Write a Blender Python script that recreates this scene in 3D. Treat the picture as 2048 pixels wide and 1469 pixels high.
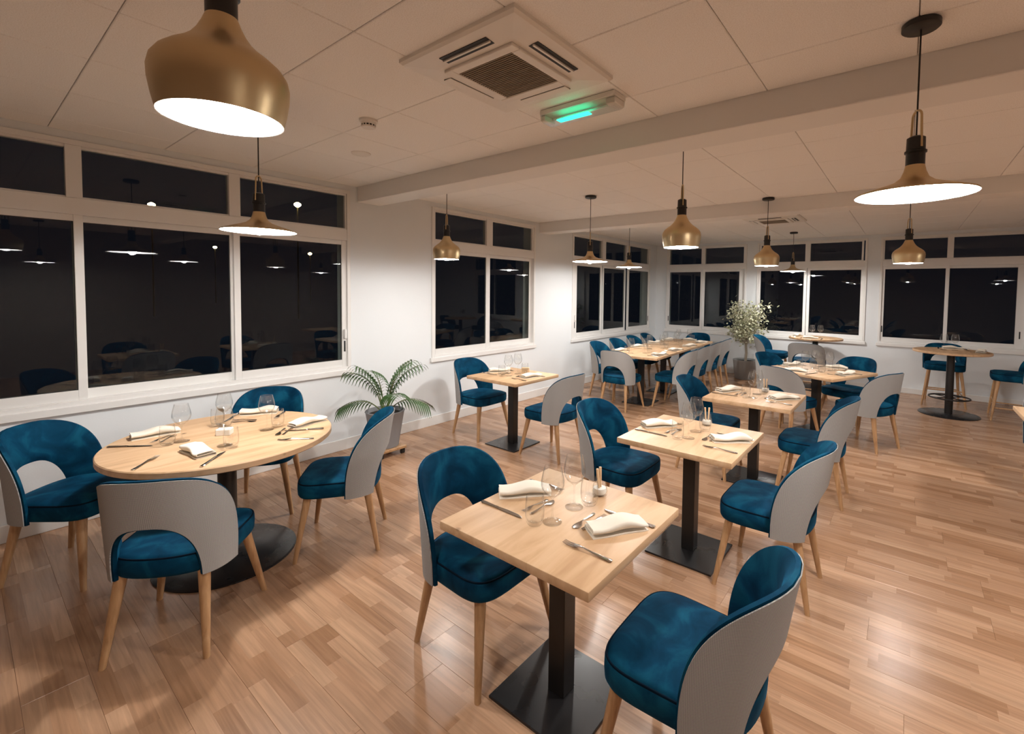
import bpy, bmesh, math, random
from mathutils import Vector, Matrix
random.seed(7)
S = bpy.context.scene
for o in list(bpy.data.objects):
    bpy.data.objects.remove(o)
COL = S.collection
PI = math.pi

# ------------------------------------------------------------------ camera
W_PX, H_PX = 2048, 1469
F_PX, PPX, PPY = 922.98, 1105.0, 620.37
YAW, PITCH, ROLL, EYE = 0.654247, 0.042406, -0.012261, 1.674
cam_d = bpy.data.cameras.new('camera')
cam = bpy.data.objects.new('camera', cam_d)
COL.objects.link(cam)
fwd = Vector((-math.sin(YAW) * math.cos(PITCH), math.cos(YAW) * math.cos(PITCH), -math.sin(PITCH)))
rgt = Vector((math.cos(YAW), math.sin(YAW), 0))
dwn = fwd.cross(rgt)
r2 = rgt * math.cos(ROLL) + dwn * math.sin(ROLL)
d2 = -rgt * math.sin(ROLL) + dwn * math.cos(ROLL)
m = Matrix.Identity(4)
for i in range(3):
    m[i][0], m[i][1], m[i][2] = r2[i], -d2[i], -fwd[i]
m[2][3] = EYE
cam.matrix_world = m
cam_d.sensor_fit = 'HORIZONTAL'
cam_d.sensor_width = 36
cam_d.lens = F_PX / W_PX * 36
cam_d.shift_x = (W_PX / 2 - PPX) / W_PX
cam_d.shift_y = -(H_PX / 2 - PPY) / W_PX
cam_d.clip_start = 0.02
cam_d.clip_end = 200
S.camera = cam

# ------------------------------------------------------------------ world, exposure
wd = bpy.data.worlds.new('night')
S.world = wd
wd.use_nodes = True
wd.node_tree.nodes['Background'].inputs[0].default_value = (0.05, 0.06, 0.10, 1)
wd.node_tree.nodes['Background'].inputs[1].default_value = 0.03
S.view_settings.view_transform = 'Standard'
S.view_settings.look = 'None'
S.view_settings.gamma = 1
S.view_settings.use_curve_mapping = False
S.view_settings.exposure = 1.78
LAMP_STRENGTH = 330.0
LAMP_COLOR = (1.0, 0.975, 0.94)

# ------------------------------------------------------------------ node material helpers
def new_mat(name):
    mt = bpy.data.materials.new(name)
    mt.use_nodes = True
    nt = mt.node_tree
    return mt, nt, nt.nodes['Principled BSDF']

def nd(nt, kind, **kw):
    n = nt.nodes.new(kind)
    for k, v in kw.items():
        if k.startswith('i_'):
            key = k[2:]
            key = int(key) if key.isdigit() else key
            n.inputs[key].default_value = v
        else:
            setattr(n, k, v)
    return n

def plain(name, col, rough=0.5, metal=0.0, spec=0.5, bump=0, bscale=200, sheen=0):
    mt, nt, b = new_mat(name)
    b.inputs['Base Color'].default_value = (*col, 1)
    b.inputs['Roughness'].default_value = rough
    b.inputs['Metallic'].default_value = metal
    b.inputs['Specular IOR Level'].default_value = spec
    tc = nd(nt, 'ShaderNodeTexCoord')
    ns = nd(nt, 'ShaderNodeTexNoise', i_Scale=bscale if bump else 6.0, i_Detail=3.0)
    nt.links.new(tc.outputs['Object'], ns.inputs['Vector'])
    if bump:
        bp = nd(nt, 'ShaderNodeBump', i_Strength=bump, i_Distance=0.002)
        nt.links.new(ns.outputs['Fac'], bp.inputs['Height'])
        nt.links.new(bp.outputs['Normal'], b.inputs['Normal'])
    else:
        mr = nd(nt, 'ShaderNodeMapRange')
        mr.inputs['To Min'].default_value = max(0.02, rough - 0.04)
        mr.inputs['To Max'].default_value = min(1, rough + 0.04)
        nt.links.new(ns.outputs['Fac'], mr.inputs['Value'])
        nt.links.new(mr.outputs['Result'], b.inputs['Roughness'])
    if sheen:
        b.inputs['Sheen Weight'].default_value = sheen
    return mt

def ramp(nt, stops):
    r = nd(nt, 'ShaderNodeValToRGB')
    el = r.color_ramp.elements
    while len(el) < len(stops):
        el.new(0.5)
    for e, (p, c) in zip(el, stops):
        e.position = p
        e.color = (*c, 1)
    return r

M = {}
M['wall'] = plain('wall_paint', (0.77, 0.80, 0.82), 0.75, bump=0.15, bscale=90)
M['wall_brown'] = plain('wall_paint_brown', (0.40, 0.33, 0.28), 0.7, bump=0.15, bscale=90)
M['ceil_back'] = plain('ceiling_plenum', (0.42, 0.38, 0.34), 0.9)
M['beam'] = plain('beam_paint', (0.82, 0.80, 0.77), 0.8, bump=0.1, bscale=60)
M['frame'] = plain('white_aluminium', (0.80, 0.79, 0.77), 0.35)
M['trim'] = plain('white_trim', (0.80, 0.79, 0.77), 0.45)
M['black'] = plain('black_metal', (0.012, 0.011, 0.011), 0.38)
M['plate'] = plain('black_steel_plate', (0.016, 0.015, 0.016), 0.28)
M['gasket'] = plain('dark_gasket_slot_shade', (0.02, 0.02, 0.02), 0.6)
M['plastic'] = plain('white_plastic', (0.80, 0.76, 0.70), 0.45)
M['grille'] = plain('grille_shadow', (0.30, 0.25, 0.19), 0.7)
M['soil'] = plain('potting_soil', (0.02, 0.014, 0.01), 0.95, bump=1.0, bscale=80)
M['pot'] = plain('grey_pot', (0.27, 0.27, 0.28), 0.65, bump=0.2, bscale=60)
M['potpale'] = plain('pale_grey_pot', (0.36, 0.37, 0.37), 0.7, bump=0.2, bscale=60)
M['steel'] = plain('cutlery_steel', (0.62, 0.58, 0.54), 0.16, metal=1.0)
M['napkin'] = plain('cream_linen', (0.80, 0.73, 0.62), 0.9, bump=0.4, bscale=700, sheen=0.2)
M['stick'] = plain('pale_wood_stick', (0.72, 0.50, 0.30), 0.6)
M['wax'] = plain('white_card', (0.85, 0.83, 0.78), 0.5)
M['piping'] = plain('dark_blue_piping', (0.002, 0.010, 0.022), 0.85, spec=0.08)
M['palm'] = plain('palm_leaf', (0.035, 0.085, 0.020), 0.45)
M['stem'] = plain('palm_stem', (0.16, 0.20, 0.06), 0.55)
M['bark'] = plain('pale_bark', (0.35, 0.29, 0.22), 0.85, bump=0.6, bscale=60)
M['shade_in'] = plain('white_enamel', (0.9, 0.9, 0.88), 0.5)

def brass():
    mt, nt, b = new_mat('brushed_brass')
    b.inputs['Base Color'].default_value = (0.62, 0.47, 0.27, 1)
    b.inputs['Metallic'].default_value = 1.0
    tc = nd(nt, 'ShaderNodeTexCoord')
    mp = nd(nt, 'ShaderNodeMapping')
    mp.inputs['Scale'].default_value = (4, 4, 300)
    ns = nd(nt, 'ShaderNodeTexNoise', i_Scale=3.0, i_Detail=2.0)
    mr = nd(nt, 'ShaderNodeMapRange')
    mr.inputs['To Min'].default_value = 0.30
    mr.inputs['To Max'].default_value = 0.46
    nt.links.new(tc.outputs['Object'], mp.inputs['Vector'])
    nt.links.new(mp.outputs['Vector'], ns.inputs['Vector'])
    nt.links.new(ns.outputs['Fac'], mr.inputs['Value'])
    nt.links.new(mr.outputs['Result'], b.inputs['Roughness'])
    return mt
M['brass'] = brass()

def velvet():
    mt, nt, b = new_mat('teal_velvet')
    tc = nd(nt, 'ShaderNodeTexCoord')
    oi = nd(nt, 'ShaderNodeObjectInfo')
    ad = nd(nt, 'ShaderNodeVectorMath', operation='ADD')
    nt.links.new(tc.outputs['Object'], ad.inputs[0])
    nt.links.new(oi.outputs['Random'], ad.inputs[1])
    ns = nd(nt, 'ShaderNodeTexNoise', i_Scale=7.0, i_Detail=4.0, i_Distortion=0.8)
    nt.links.new(ad.outputs['Vector'], ns.inputs['Vector'])
    rp = ramp(nt, [(0.30, (0.0012, 0.022, 0.052)), (0.5, (0.0022, 0.042, 0.090)), (0.70, (0.006, 0.085, 0.150))])
    nt.links.new(ns.outputs['Fac'], rp.inputs['Fac'])
    nt.links.new(rp.outputs['Color'], b.inputs['Base Color'])
    b.inputs['Roughness'].default_value = 0.75
    b.inputs['Specular IOR Level'].default_value = 0.06
    b.inputs['Sheen Weight'].default_value = 0.22
    b.inputs['Sheen Roughness'].default_value = 0.3
    b.inputs['Sheen Tint'].default_value = (0.03, 0.33, 0.62, 1)
    n2 = nd(nt, 'ShaderNodeTexNoise', i_Scale=420.0)
    nt.links.new(tc.outputs['Object'], n2.inputs['Vector'])
    bp = nd(nt, 'ShaderNodeBump', i_Strength=0.12, i_Distance=0.002)
    nt.links.new(n2.outputs['Fac'], bp.inputs['Height'])
    nt.links.new(bp.outputs['Normal'], b.inputs['Normal'])
    return mt
M['velvet'] = velvet()

def tweed():
    mt, nt, b = new_mat('grey_woven_fabric')
    uv = nd(nt, 'ShaderNodeUVMap')
    mp = nd(nt, 'ShaderNodeMapping')
    mp.inputs['Rotation'].default_value = (0, 0, 0.78)
    mp.inputs['Scale'].default_value = (320, 320, 320)
    ck = nd(nt, 'ShaderNodeTexChecker', i_Scale=1.0)
    ck.inputs['Color1'].default_value = (0.52, 0.51, 0.49, 1)
    ck.inputs['Color2'].default_value = (0.33, 0.325, 0.32, 1)
    nt.links.new(uv.outputs['UV'], mp.inputs['Vector'])
    nt.links.new(mp.outputs['Vector'], ck.inputs['Vector'])
    ns = nd(nt, 'ShaderNodeTexNoise', i_Scale=500.0)
    mx = nd(nt, 'ShaderNodeMix', data_type='RGBA', blend_type='MULTIPLY')
    mx.inputs[0].default_value = 0.35
    nt.links.new(uv.outputs['UV'], ns.inputs['Vector'])
    nt.links.new(ck.outputs['Color'], mx.inputs[6])
    nt.links.new(ns.outputs['Color'], mx.inputs[7])
    nt.links.new(mx.outputs[2], b.inputs['Base Color'])
    bp = nd(nt, 'ShaderNodeBump', i_Strength=0.4, i_Distance=0.002)
    nt.links.new(ck.outputs['Fac'], bp.inputs['Height'])
    nt.links.new(bp.outputs['Normal'], b.inputs['Normal'])
    b.inputs['Roughness'].default_value = 0.9
    b.inputs['Specular IOR Level'].default_value = 0.2
    return mt
M['tweed'] = tweed()

def wood(name, dark, mid, light, rough, scale=(2.5, 26, 26), rnd=True, knots=False):
    mt, nt, b = new_mat(name)
    tc = nd(nt, 'ShaderNodeTexCoord')
    oi = nd(nt, 'ShaderNodeObjectInfo')
    mu = nd(nt, 'ShaderNodeVectorMath', operation='SCALE')
    mu.inputs['Scale'].default_value = 13.0
    cb = nd(nt, 'ShaderNodeCombineXYZ')
    nt.links.new(oi.outputs['Random'], cb.inputs[0])
    nt.links.new(oi.outputs['Random'], cb.inputs[1])
    nt.links.new(cb.outputs[0], mu.inputs[0])
    ad = nd(nt, 'ShaderNodeVectorMath', operation='ADD')
    nt.links.new(tc.outputs['Object'], ad.inputs[0])
    nt.links.new(mu.outputs[0], ad.inputs[1])
    mp = nd(nt, 'ShaderNodeMapping')
    mp.inputs['Scale'].default_value = scale
    nt.links.new(ad.outputs[0], mp.inputs['Vector'])
    ns = nd(nt, 'ShaderNodeTexNoise', i_Scale=1.0, i_Detail=6.0, i_Distortion=0.9)
    nt.links.new(mp.outputs['Vector'], ns.inputs['Vector'])
    rp = ramp(nt, [(0.28, dark), (0.5, mid), (0.75, light)])
    nt.links.new(ns.outputs['Fac'], rp.inputs['Fac'])
    out = rp.outputs['Color']
    if knots:
        vr = nd(nt, 'ShaderNodeTexVoronoi', i_Scale=3.2)
        nt.links.new(ad.outputs[0], vr.inputs['Vector'])
        kr = nd(nt, 'ShaderNodeMapRange')
        kr.inputs['From Min'].default_value = 0.015
        kr.inputs['From Max'].default_value = 0.06
        nt.links.new(vr.outputs['Distance'], kr.inputs['Value'])
        mx = nd(nt, 'ShaderNodeMix', data_type='RGBA')
        nt.links.new(kr.outputs['Result'], mx.inputs[0])
        mx.inputs[6].default_value = (0.16, 0.08, 0.035, 1)
        nt.links.new(out, mx.inputs[7])
        out = mx.outputs[2]
    nt.links.new(out, b.inputs['Base Color'])
    b.inputs['Roughness'].default_value = rough
    bp = nd(nt, 'ShaderNodeBump', i_Strength=0.08, i_Distance=0.002)
    nt.links.new(ns.outputs['Fac'], bp.inputs['Height'])
    nt.links.new(bp.outputs['Normal'], b.inputs['Normal'])
    return mt
M['tabletop'] = wood('light_oak_top', (0.50, 0.30, 0.16), (0.62, 0.40, 0.23), (0.70, 0.48, 0.30), 0.42, (14, 2.2, 14), knots=True)
M['leg'] = wood('oak_leg', (0.36, 0.19, 0.085), (0.47, 0.27, 0.13), (0.56, 0.34, 0.18), 0.4, (40, 40, 5))

def laminate():
    """one board = three printed strips of beech-like blocks"""
    mt, nt, b = new_mat('laminate_board')
    tc = nd(nt, 'ShaderNodeTexCoord')
    oi = nd(nt, 'ShaderNodeObjectInfo')
    sp = nd(nt, 'ShaderNodeSeparateXYZ')
    nt.links.new(tc.outputs['Object'], sp.inputs[0])
    def mth(op, a, bb=None):
        n = nd(nt, 'ShaderNodeMath', operation=op)
        for k, v in enumerate((a, bb)):
            if v is None:
                continue
            if isinstance(v, (int, float)):
                n.inputs[k].default_value = v
            else:
                nt.links.new(v, n.inputs[k])
        return n.outputs[0]
    row = mth('FLOOR', mth('DIVIDE', mth('ADD', sp.outputs['Y'], 0.0975), 0.065))
    wn = nd(nt, 'ShaderNodeTexWhiteNoise', noise_dimensions='2D')
    cb = nd(nt, 'ShaderNodeCombineXYZ')
    nt.links.new(row, cb.inputs[0])
    nt.links.new(mth('MULTIPLY', oi.outputs['Random'], 91.7), cb.inputs[1])
    nt.links.new(cb.outputs[0], wn.inputs['Vector'])
    blk = mth('FLOOR', mth('ADD', mth('DIVIDE', sp.outputs['X'], 0.43), mth('MULTIPLY', wn.outputs['Value'], 5.0)))
    wn2 = nd(nt, 'ShaderNodeTexWhiteNoise', noise_dimensions='3D')
    cb2 = nd(nt, 'ShaderNodeCombineXYZ')
    nt.links.new(row, cb2.inputs[0])
    nt.links.new(mth('MULTIPLY', oi.outputs['Random'], 57.3), cb2.inputs[1])
    nt.links.new(blk, cb2.inputs[2])
    nt.links.new(cb2.outputs[0], wn2.inputs['Vector'])
    rp = ramp(nt, [(0.0, (0.33, 0.175, 0.092)), (0.45, (0.42, 0.238, 0.138)), (1.0, (0.51, 0.310, 0.190))])
    nt.links.new(wn2.outputs['Value'], rp.inputs['Fac'])
    # grain
    ad = nd(nt, 'ShaderNodeVectorMath', operation='ADD')
    sc = nd(nt, 'ShaderNodeVectorMath', operation='SCALE')
    sc.inputs['Scale'].default_value = 31.0
    nt.links.new(wn2.outputs['Color'], sc.inputs[0])
    nt.links.new(tc.outputs['Object'], ad.inputs[0])
    nt.links.new(sc.outputs[0], ad.inputs[1])
    mp = nd(nt, 'ShaderNodeMapping')
    mp.inputs['Scale'].default_value = (3, 60, 10)
    nt.links.new(ad.outputs[0], mp.inputs['Vector'])
    ns = nd(nt, 'ShaderNodeTexNoise', i_Scale=1.0, i_Detail=4.0, i_Distortion=0.5)
    nt.links.new(mp.outputs['Vector'], ns.inputs['Vector'])
    gr = nd(nt, 'ShaderNodeMapRange')
    gr.inputs['From Min'].default_value = 0.3
    gr.inputs['From Max'].default_value = 0.7
    gr.inputs['To Min'].default_value = 0.80
    gr.inputs['To Max'].default_value = 1.12
    nt.links.new(ns.outputs['Fac'], gr.inputs['Value'])
    mx = nd(nt, 'ShaderNodeVectorMath', operation='SCALE')
    nt.links.new(rp.outputs['Color'], mx.inputs[0])
    nt.links.new(gr.outputs['Result'], mx.inputs['Scale'])
    nt.links.new(mx.outputs[0], b.inputs['Base Color'])
    b.inputs['Roughness'].default_value = 0.27
    b.inputs['Specular IOR Level'].default_value = 0.5
    return mt
M['laminate'] = laminate()
M['joint'] = plain('board_joint', (0.06, 0.035, 0.02), 0.8)

def tile_mat():
    mt, nt, b = new_mat('mineral_fibre_tile')
    tc = nd(nt, 'ShaderNodeTexCoord')
    vr = nd(nt, 'ShaderNodeTexNoise', i_Scale=220.0, i_Detail=3.0)
    nt.links.new(tc.outputs['Object'], vr.inputs['Vector'])
    rp = ramp(nt, [(0.35, (0.83, 0.80, 0.76)), (0.55, (0.93, 0.91, 0.88))])
    nt.links.new(vr.outputs['Fac'], rp.inputs['Fac'])
    nt.links.new(rp.outputs['Color'], b.inputs['Base Color'])
    bp = nd(nt, 'ShaderNodeBump', i_Strength=0.3, i_Distance=0.002)
    nt.links.new(vr.outputs['Fac'], bp.inputs['Height'])
    nt.links.new(bp.outputs['Normal'], b.inputs['Normal'])
    b.inputs['Roughness'].default_value = 0.9
    return mt
M['tile'] = tile_mat()

def glass(name, ior, tint=(1, 1, 1), rough=0.0, dirt=0.0):
    mt = bpy.data.materials.new(name)
    mt.use_nodes = True
    nt = mt.node_tree
    nt.nodes.clear()
    out = nd(nt, 'ShaderNodeOutputMaterial')
    tr = nd(nt, 'ShaderNodeBsdfTransparent')
    tr.inputs[0].default_value = (*tint, 1)
    gl = nd(nt, 'ShaderNodeBsdfGlossy')
    gl.inputs['Roughness'].default_value = rough
    # Schlick reflectance, the same from both sides of the sheet
    f0 = ((ior - 1) / (ior + 1)) ** 2
    ge = nd(nt, 'ShaderNodeNewGeometry')
    dt = nd(nt, 'ShaderNodeVectorMath', operation='DOT_PRODUCT')
    nt.links.new(ge.outputs['Normal'], dt.inputs[0])
    nt.links.new(ge.outputs['Incoming'], dt.inputs[1])
    ab = nd(nt, 'ShaderNodeMath', operation='ABSOLUTE')
    nt.links.new(dt.outputs['Value'], ab.inputs[0])
    om = nd(nt, 'ShaderNodeMath', operation='SUBTRACT')
    om.inputs[0].default_value = 1.0
    nt.links.new(ab.outputs[0], om.inputs[1])
    pw = nd(nt, 'ShaderNodeMath', operation='POWER')
    pw.inputs[1].default_value = 5.0
    nt.links.new(om.outputs[0], pw.inputs[0])
    fr = nd(nt, 'ShaderNodeMath', operation='MULTIPLY_ADD')
    fr.inputs[1].default_value = 1 - f0
    fr.inputs[2].default_value = f0
    nt.links.new(pw.outputs[0], fr.inputs[0])
    mx = nd(nt, 'ShaderNodeMixShader')
    nt.links.new(fr.outputs[0], mx.inputs[0])
    nt.links.new(tr.outputs[0], mx.inputs[1])
    nt.links.new(gl.outputs[0], mx.inputs[2])
    nt.links.new(mx.outputs[0], out.inputs[0])
    return mt
M['pane'] = glass('window_glass', 1.43, (0.75, 0.78, 0.76))
M['glass'] = glass('clear_glass', 1.58, (0.99, 0.993, 0.992))
M['cover'] = glass('clear_plastic', 1.45, (0.9, 0.9, 0.88), 0.1)

def emit(name, col, s):
    mt = bpy.data.materials.new(name)
    mt.use_nodes = True
    nt = mt.node_tree
    nt.nodes.clear()
    out = nd(nt, 'ShaderNodeOutputMaterial')
    e = nd(nt, 'ShaderNodeEmission')
    e.inputs[0].default_value = (*col, 1)
    e.inputs[1].default_value = s
    nt.links.new(e.outputs[0], out.inputs[0])
    return mt
M['bulb'] = emit('lit_bulb', LAMP_COLOR, LAMP_STRENGTH)
M['bulb_big'] = emit('lit_globe_bulb', LAMP_COLOR, LAMP_STRENGTH * 0.31)
M['underside_glow'] = emit('added_underside_glow', LAMP_COLOR, 14.0)  # added glow so shade undersides and their mirror images look bright
M['green'] = emit('green_exit_light', (0.02, 0.75, 0.38), 1.6)
M['street'] = emit('sodium_street_light', (1.0, 0.62, 0.22), 60)
M['screen'] = emit('blue_screen', (0.15, 0.45, 1.0), 12)

def leafmat():
    mt, nt, b = new_mat('variegated_leaf')
    tc = nd(nt, 'ShaderNodeTexCoord')
    ns = nd(nt, 'ShaderNodeTexNoise', i_Scale=34.0, i_Detail=2.0)
    nt.links.new(tc.outputs['Object'], ns.inputs['Vector'])
    rp = ramp(nt, [(0.32, (0.10, 0.13, 0.05)), (0.46, (0.42, 0.43, 0.26)), (0.6, (0.72, 0.70, 0.53))])
    nt.links.new(ns.outputs['Fac'], rp.inputs['Fac'])
    nt.links.new(rp.outputs['Color'], b.inputs['Base Color'])
    b.inputs['Roughness'].default_value = 0.5
    return mt
M['ficus'] = leafmat()

# ------------------------------------------------------------------ mesh helpers
class MB:
    """collects shapes into one mesh"""
    def __init__(self):
        self.bm = bmesh.new()
        self.uv = None
    def box(self, x0, x1, y0, y1, z0, z1, bev=0.0, seg=1):
        c = bmesh.ops.create_cube(self.bm, size=1)
        vs = c['verts']
        for v in vs:
            v.co = Vector(((x0 + x1) / 2 + v.co.x * (x1 - x0), (y0 + y1) / 2 + v.co.y * (y1 - y0), (z0 + z1) / 2 + v.co.z * (z1 - z0)))
        if bev:
            es = list({e for v in vs for e in v.link_edges})
            bmesh.ops.bevel(self.bm, geom=es, offset=bev, segments=seg, affect='EDGES', profile=0.5)
        return self
    def rings(self, rings, close=True, cap0=True, cap1=True):
        """skin a list of rings (lists of points)"""
        rv = [[self.bm.verts.new(p) for p in r] for r in rings]
        n = len(rv[0])
        for a, b in zip(rv, rv[1:]):
            for i in range(n if close else n - 1):
                j = (i + 1) % n
                try:
                    self.bm.faces.new((a[i], a[j], b[j], b[i]))
                except ValueError:
                    pass
        if cap0:
            self.bm.faces.new(list(reversed(rv[0])))
        if cap1:
            self.bm.faces.new(rv[-1])
        return self
    def lathe(self, prof, seg=24, cx=0, cy=0, cap0=False, cap1=False):
        self.rings([[(cx + r * math.cos(2 * PI * k / seg), cy + r * math.sin(2 * PI * k / seg), z) for k in range(seg)] for r, z in prof], True, cap0, cap1)
        return self
    def cyl(self, r0, r1, z0, z1, seg=24, cx=0, cy=0):
        return self.lathe([(r0, z0), (r1, z1)], seg, cx, cy, True, True)
    def tube(self, pts, rad, seg=8, cap=True):
        pts = [Vector(p) for p in pts]
        rs = rad if isinstance(rad, (list, tuple)) else [rad] * len(pts)
        rg = []
        up = Vector((0.123, 0.456, 0.88)).normalized()
        for i, p in enumerate(pts):
            t = (pts[min(i + 1, len(pts) - 1)] - pts[max(i - 1, 0)]).normalized()
            if abs(t.dot(up)) > 0.98:
                up = Vector((1, 0.1, 0.05)).normalized()
            a = t.cross(up).normalized()
            b = t.cross(a)
            up = -b if False else up
            rg.append([p + (a * math.cos(2 * PI * k / seg) + b * math.sin(2 * PI * k / seg)) * rs[i] for k in range(seg)])
        return self.rings(rg, True, cap, cap)
    def mesh(self, name, mat, smooth=None):
        bmesh.ops.recalc_face_normals(self.bm, faces=self.bm.faces)
        me = bpy.data.meshes.new(name)
        self.bm.to_mesh(me)
        self.bm.free()
        me.materials.append(mat)
        if smooth is not None:
            me.polygons.foreach_set('use_smooth', [True] * len(me.polygons))
            me.set_sharp_from_angle(angle=math.radians(smooth))
        return me

def add(name, me, parent=None, loc=(0, 0, 0), rz=0.0):
    o = bpy.data.objects.new(name, me)
    COL.objects.link(o)
    o.location = loc
    o.rotation_euler = (0, 0, rz)
    o.parent = parent
    return o

def tag(o, label, cat, group=None):
    o['label'] = label
    o['category'] = cat
    if group:
        o['group'] = group
    return o

def thing(name, label, cat, loc, rz=0.0, group=None):
    return tag(add(name, None, None, loc, rz), label, cat, group)

def struct(name, me, label, parent=None):
    o = add(name, me, parent)
    o['kind'] = 'structure'
    o['label'] = label
    return o

# ------------------------------------------------------------------ room shell
XL, XR, Y0, YB, ZC = -4.57, 3.4, -2.8, 9.86, 2.72
ZBEAM = 2.566
WT = 0.22
# window openings: (outer a0, a1) along the wall; panes given as clear ranges
ZS, ZTOP = 0.83, 2.665           # outer frame bottom and top
WIN = {
    1: dict(wall='left', a=(-0.47, 2.515), tr=[(-0.40, 0.498), (0.571, 1.454), (1.529, 2.469)], lo=[(-0.375, 0.526), (0.570, 1.462), (1.528, 2.429)], handle=[(2, 1, 'white')]),
    2: dict(wall='left', a=(3.545, 5.50), tr=[(3.607, 4.468), (4.574, 5.435)], lo=[(3.610, 4.464), (4.570, 5.411)], handle=[]),
    3: dict(wall='left', a=(6.50, 9.51), tr=[(6.564, 7.492), (7.601, 8.431), (8.56, 9.439)], lo=[(6.655, 7.438), (7.612, 8.419), (8.561, 9.44)], handle=[(0, -1, 'white'), (2, 1, 'white')]),
    4: dict(wall='back', a=(-4.32, -2.60), tr=[(-4.255, -3.531), (-3.456, -2.667)], lo=[(-4.243, -3.547), (-3.465, -2.752)], handle=[(0, -1, 'dark')]),
    5: dict(wall='back', a=(-2.40, -0.575), tr=[(-2.332, -1.547), (-1.471, -0.662)], lo=[(-2.331, -1.564), (-1.464, -0.661)], handle=[]),
    6: dict(wall='back', a=(-0.385, 1.47), tr=[(-0.33, 0.500), (0.57, 1.41)], lo=[(-0.313, 0.488), (0.538, 1.329)], handle=[(0, -1, 'dark'), (1, 1, 'dark')]),
}
def wall_with_holes(side, lo, hi, holes):
    mb = MB()
    def b(a0, a1, z0, z1):
        if a1 - a0 < 1e-4:
            return
        if side == 'left':
            mb.box(XL - WT, XL, a0, a1, z0, z1)
        else:
            mb.box(a0, a1, YB, YB + WT, z0, z1)
    b(lo, hi, 0, ZS)
    b(lo, hi, ZTOP, ZC + 0.1)
    c = lo
    for h0, h1 in holes:
        b(c, h0, ZS, ZTOP)
        c = h1
    b(c, hi, ZS, ZTOP)
    return mb
ov = 0.02
struct('wall_left', wall_with_holes('left', Y0, YB + WT, [(w['a'][0] + ov, w['a'][1] - ov) for k, w in WIN.items() if w['wall'] == 'left']).mesh('wall_left', M['wall']), 'white painted wall with three night-dark windows on the left')
struct('wall_back', wall_with_holes('back', XL, XR, [(w['a'][0] + ov, w['a'][1] - ov) for k, w in WIN.items() if w['wall'] == 'back']).mesh('wall_back', M['wall']), 'white painted end wall with three night-dark windows')
struct('wall_right', MB().box(XR, XR + 0.15, Y0, YB + WT, 0, ZC + 0.1).mesh('wall_right', M['wall_brown']), 'brown painted wall on the right')
struct('wall_rear', MB().box(XL - WT, XR + 0.15, Y0 - 0.15, Y0, 0, ZC + 0.1).mesh('wall_rear', M['wall_brown']), 'brown painted wall behind the viewpoint')

# floor: joint bed + one object per laminate board
floor = struct('floor', MB().box(XL, XR, Y0, YB, -0.05, -0.006).mesh('floor_bed', M['joint']), 'warm three-strip laminate floor')
PW, PL = 0.195, 1.285
def project(p):
    v = Vector(p) - Vector((0, 0, EYE))
    z = v.dot(fwd)
    if z < 0.15:
        return None
    return (PPX + F_PX * v.dot(r2) / z, PPY + F_PX * v.dot(d2) / z, z)
def board_mesh(L, Wd):
    return MB().box(-L / 2, L / 2, -Wd / 2, Wd / 2, -0.008, 0.0, 0.0007).mesh('plank', M['laminate'])
full_board = board_mesh(PL - 0.0006, PW - 0.0006)
boards = []
ny = int((YB - Y0) / PW) + 1
for j in range(ny):
    y0 = Y0 + j * PW
    y1 = min(y0 + PW, YB)
    if y1 - y0 < 0.02:
        continue
    x = XL - PL * ((j * 0.371 + 0.13 * (j % 3)) % 1.0)
    while x < XR:
        a, b_ = max(x, XL), min(x + PL, XR)
        if b_ - a > 0.03:
            q = project(((a + b_) / 2, (y0 + y1) / 2, 0))
            vis = any((lambda t: t and -60 < t[0] < 2110 and 0 < t[1] < 1560)(project((xx, (y0 + y1) / 2, 0))) for xx in (a, (a + b_) / 2, b_))
            boards.append((a, b_, y0, y1, vis, (q[2] if q else 99)))
        x += PL
vis_b = sorted([b for b in boards if b[4]], key=lambda b: b[5])
near, far = vis_b[:298], vis_b[298:] + [b for b in boards if not b[4]]
for a, b_, y0, y1, _, _ in near:
    if abs(b_ - a - PL) < 1e-4 and abs(y1 - y0 - PW) < 1e-4:
        me = full_board
    else:
        me = board_mesh(b_ - a - 0.0006, y1 - y0 - 0.0006)
    add('plank', me, floor, ((a + b_) / 2, (y0 + y1) / 2, 0))
mb = MB()
for a, b_, y0, y1, _, _ in far:
    mb.box(a, b_ - 0.0006, y0, y1 - 0.0006, -0.008, 0.0)
o = add('plank', mb.mesh('plank_rest', M['laminate']), floor)
o['kind'] = 'stuff'

# ceiling: slab + one object per tile, interrupted by two beams
ceiling = struct('ceiling', MB().box(XL, XR, Y0, YB, ZC + 0.012, ZC + 0.08).mesh('ceiling_slab', M['ceil_back']), 'suspended ceiling of square mineral fibre tiles')
TP = 0.61
BEAM1, BEAM2 = (2.60, 2.86), (5.60, 5.86)
def cuts(lo, hi, anchor):
    k0 = math.ceil((lo - anchor) / TP + 0.02)
    c = [lo]
    v = anchor + k0 * TP
    while v < hi - 0.02:
        c.append(v)
        v += TP
    return c + [hi]
xs = cuts(XL, XR, 0.0)
tcache = {}
for lo, hi, anc in ((Y0, BEAM1[0], 2.25), (BEAM1[1], BEAM2[0], 3.64), (BEAM2[1], YB, 6.20)):
    ys = cuts(lo, hi, anc)
    for xa, xb in zip(xs, xs[1:]):
        for ya, yb in zip(ys, ys[1:]):
            key = (round(xb - xa, 3), round(yb - ya, 3))
            if key not in tcache:
                hx, hy = (xb - xa) / 2 - 0.0018, (yb - ya) / 2 - 0.0018
                tcache[key] = MB().box(-hx, hx, -hy, hy, 0, 0.016, 0.003).mesh('ceiling_tile', M['tile'])
            t = add('ceiling_tile', tcache[key], ceiling, ((xa + xb) / 2, (ya + yb) / 2, ZC))
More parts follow.
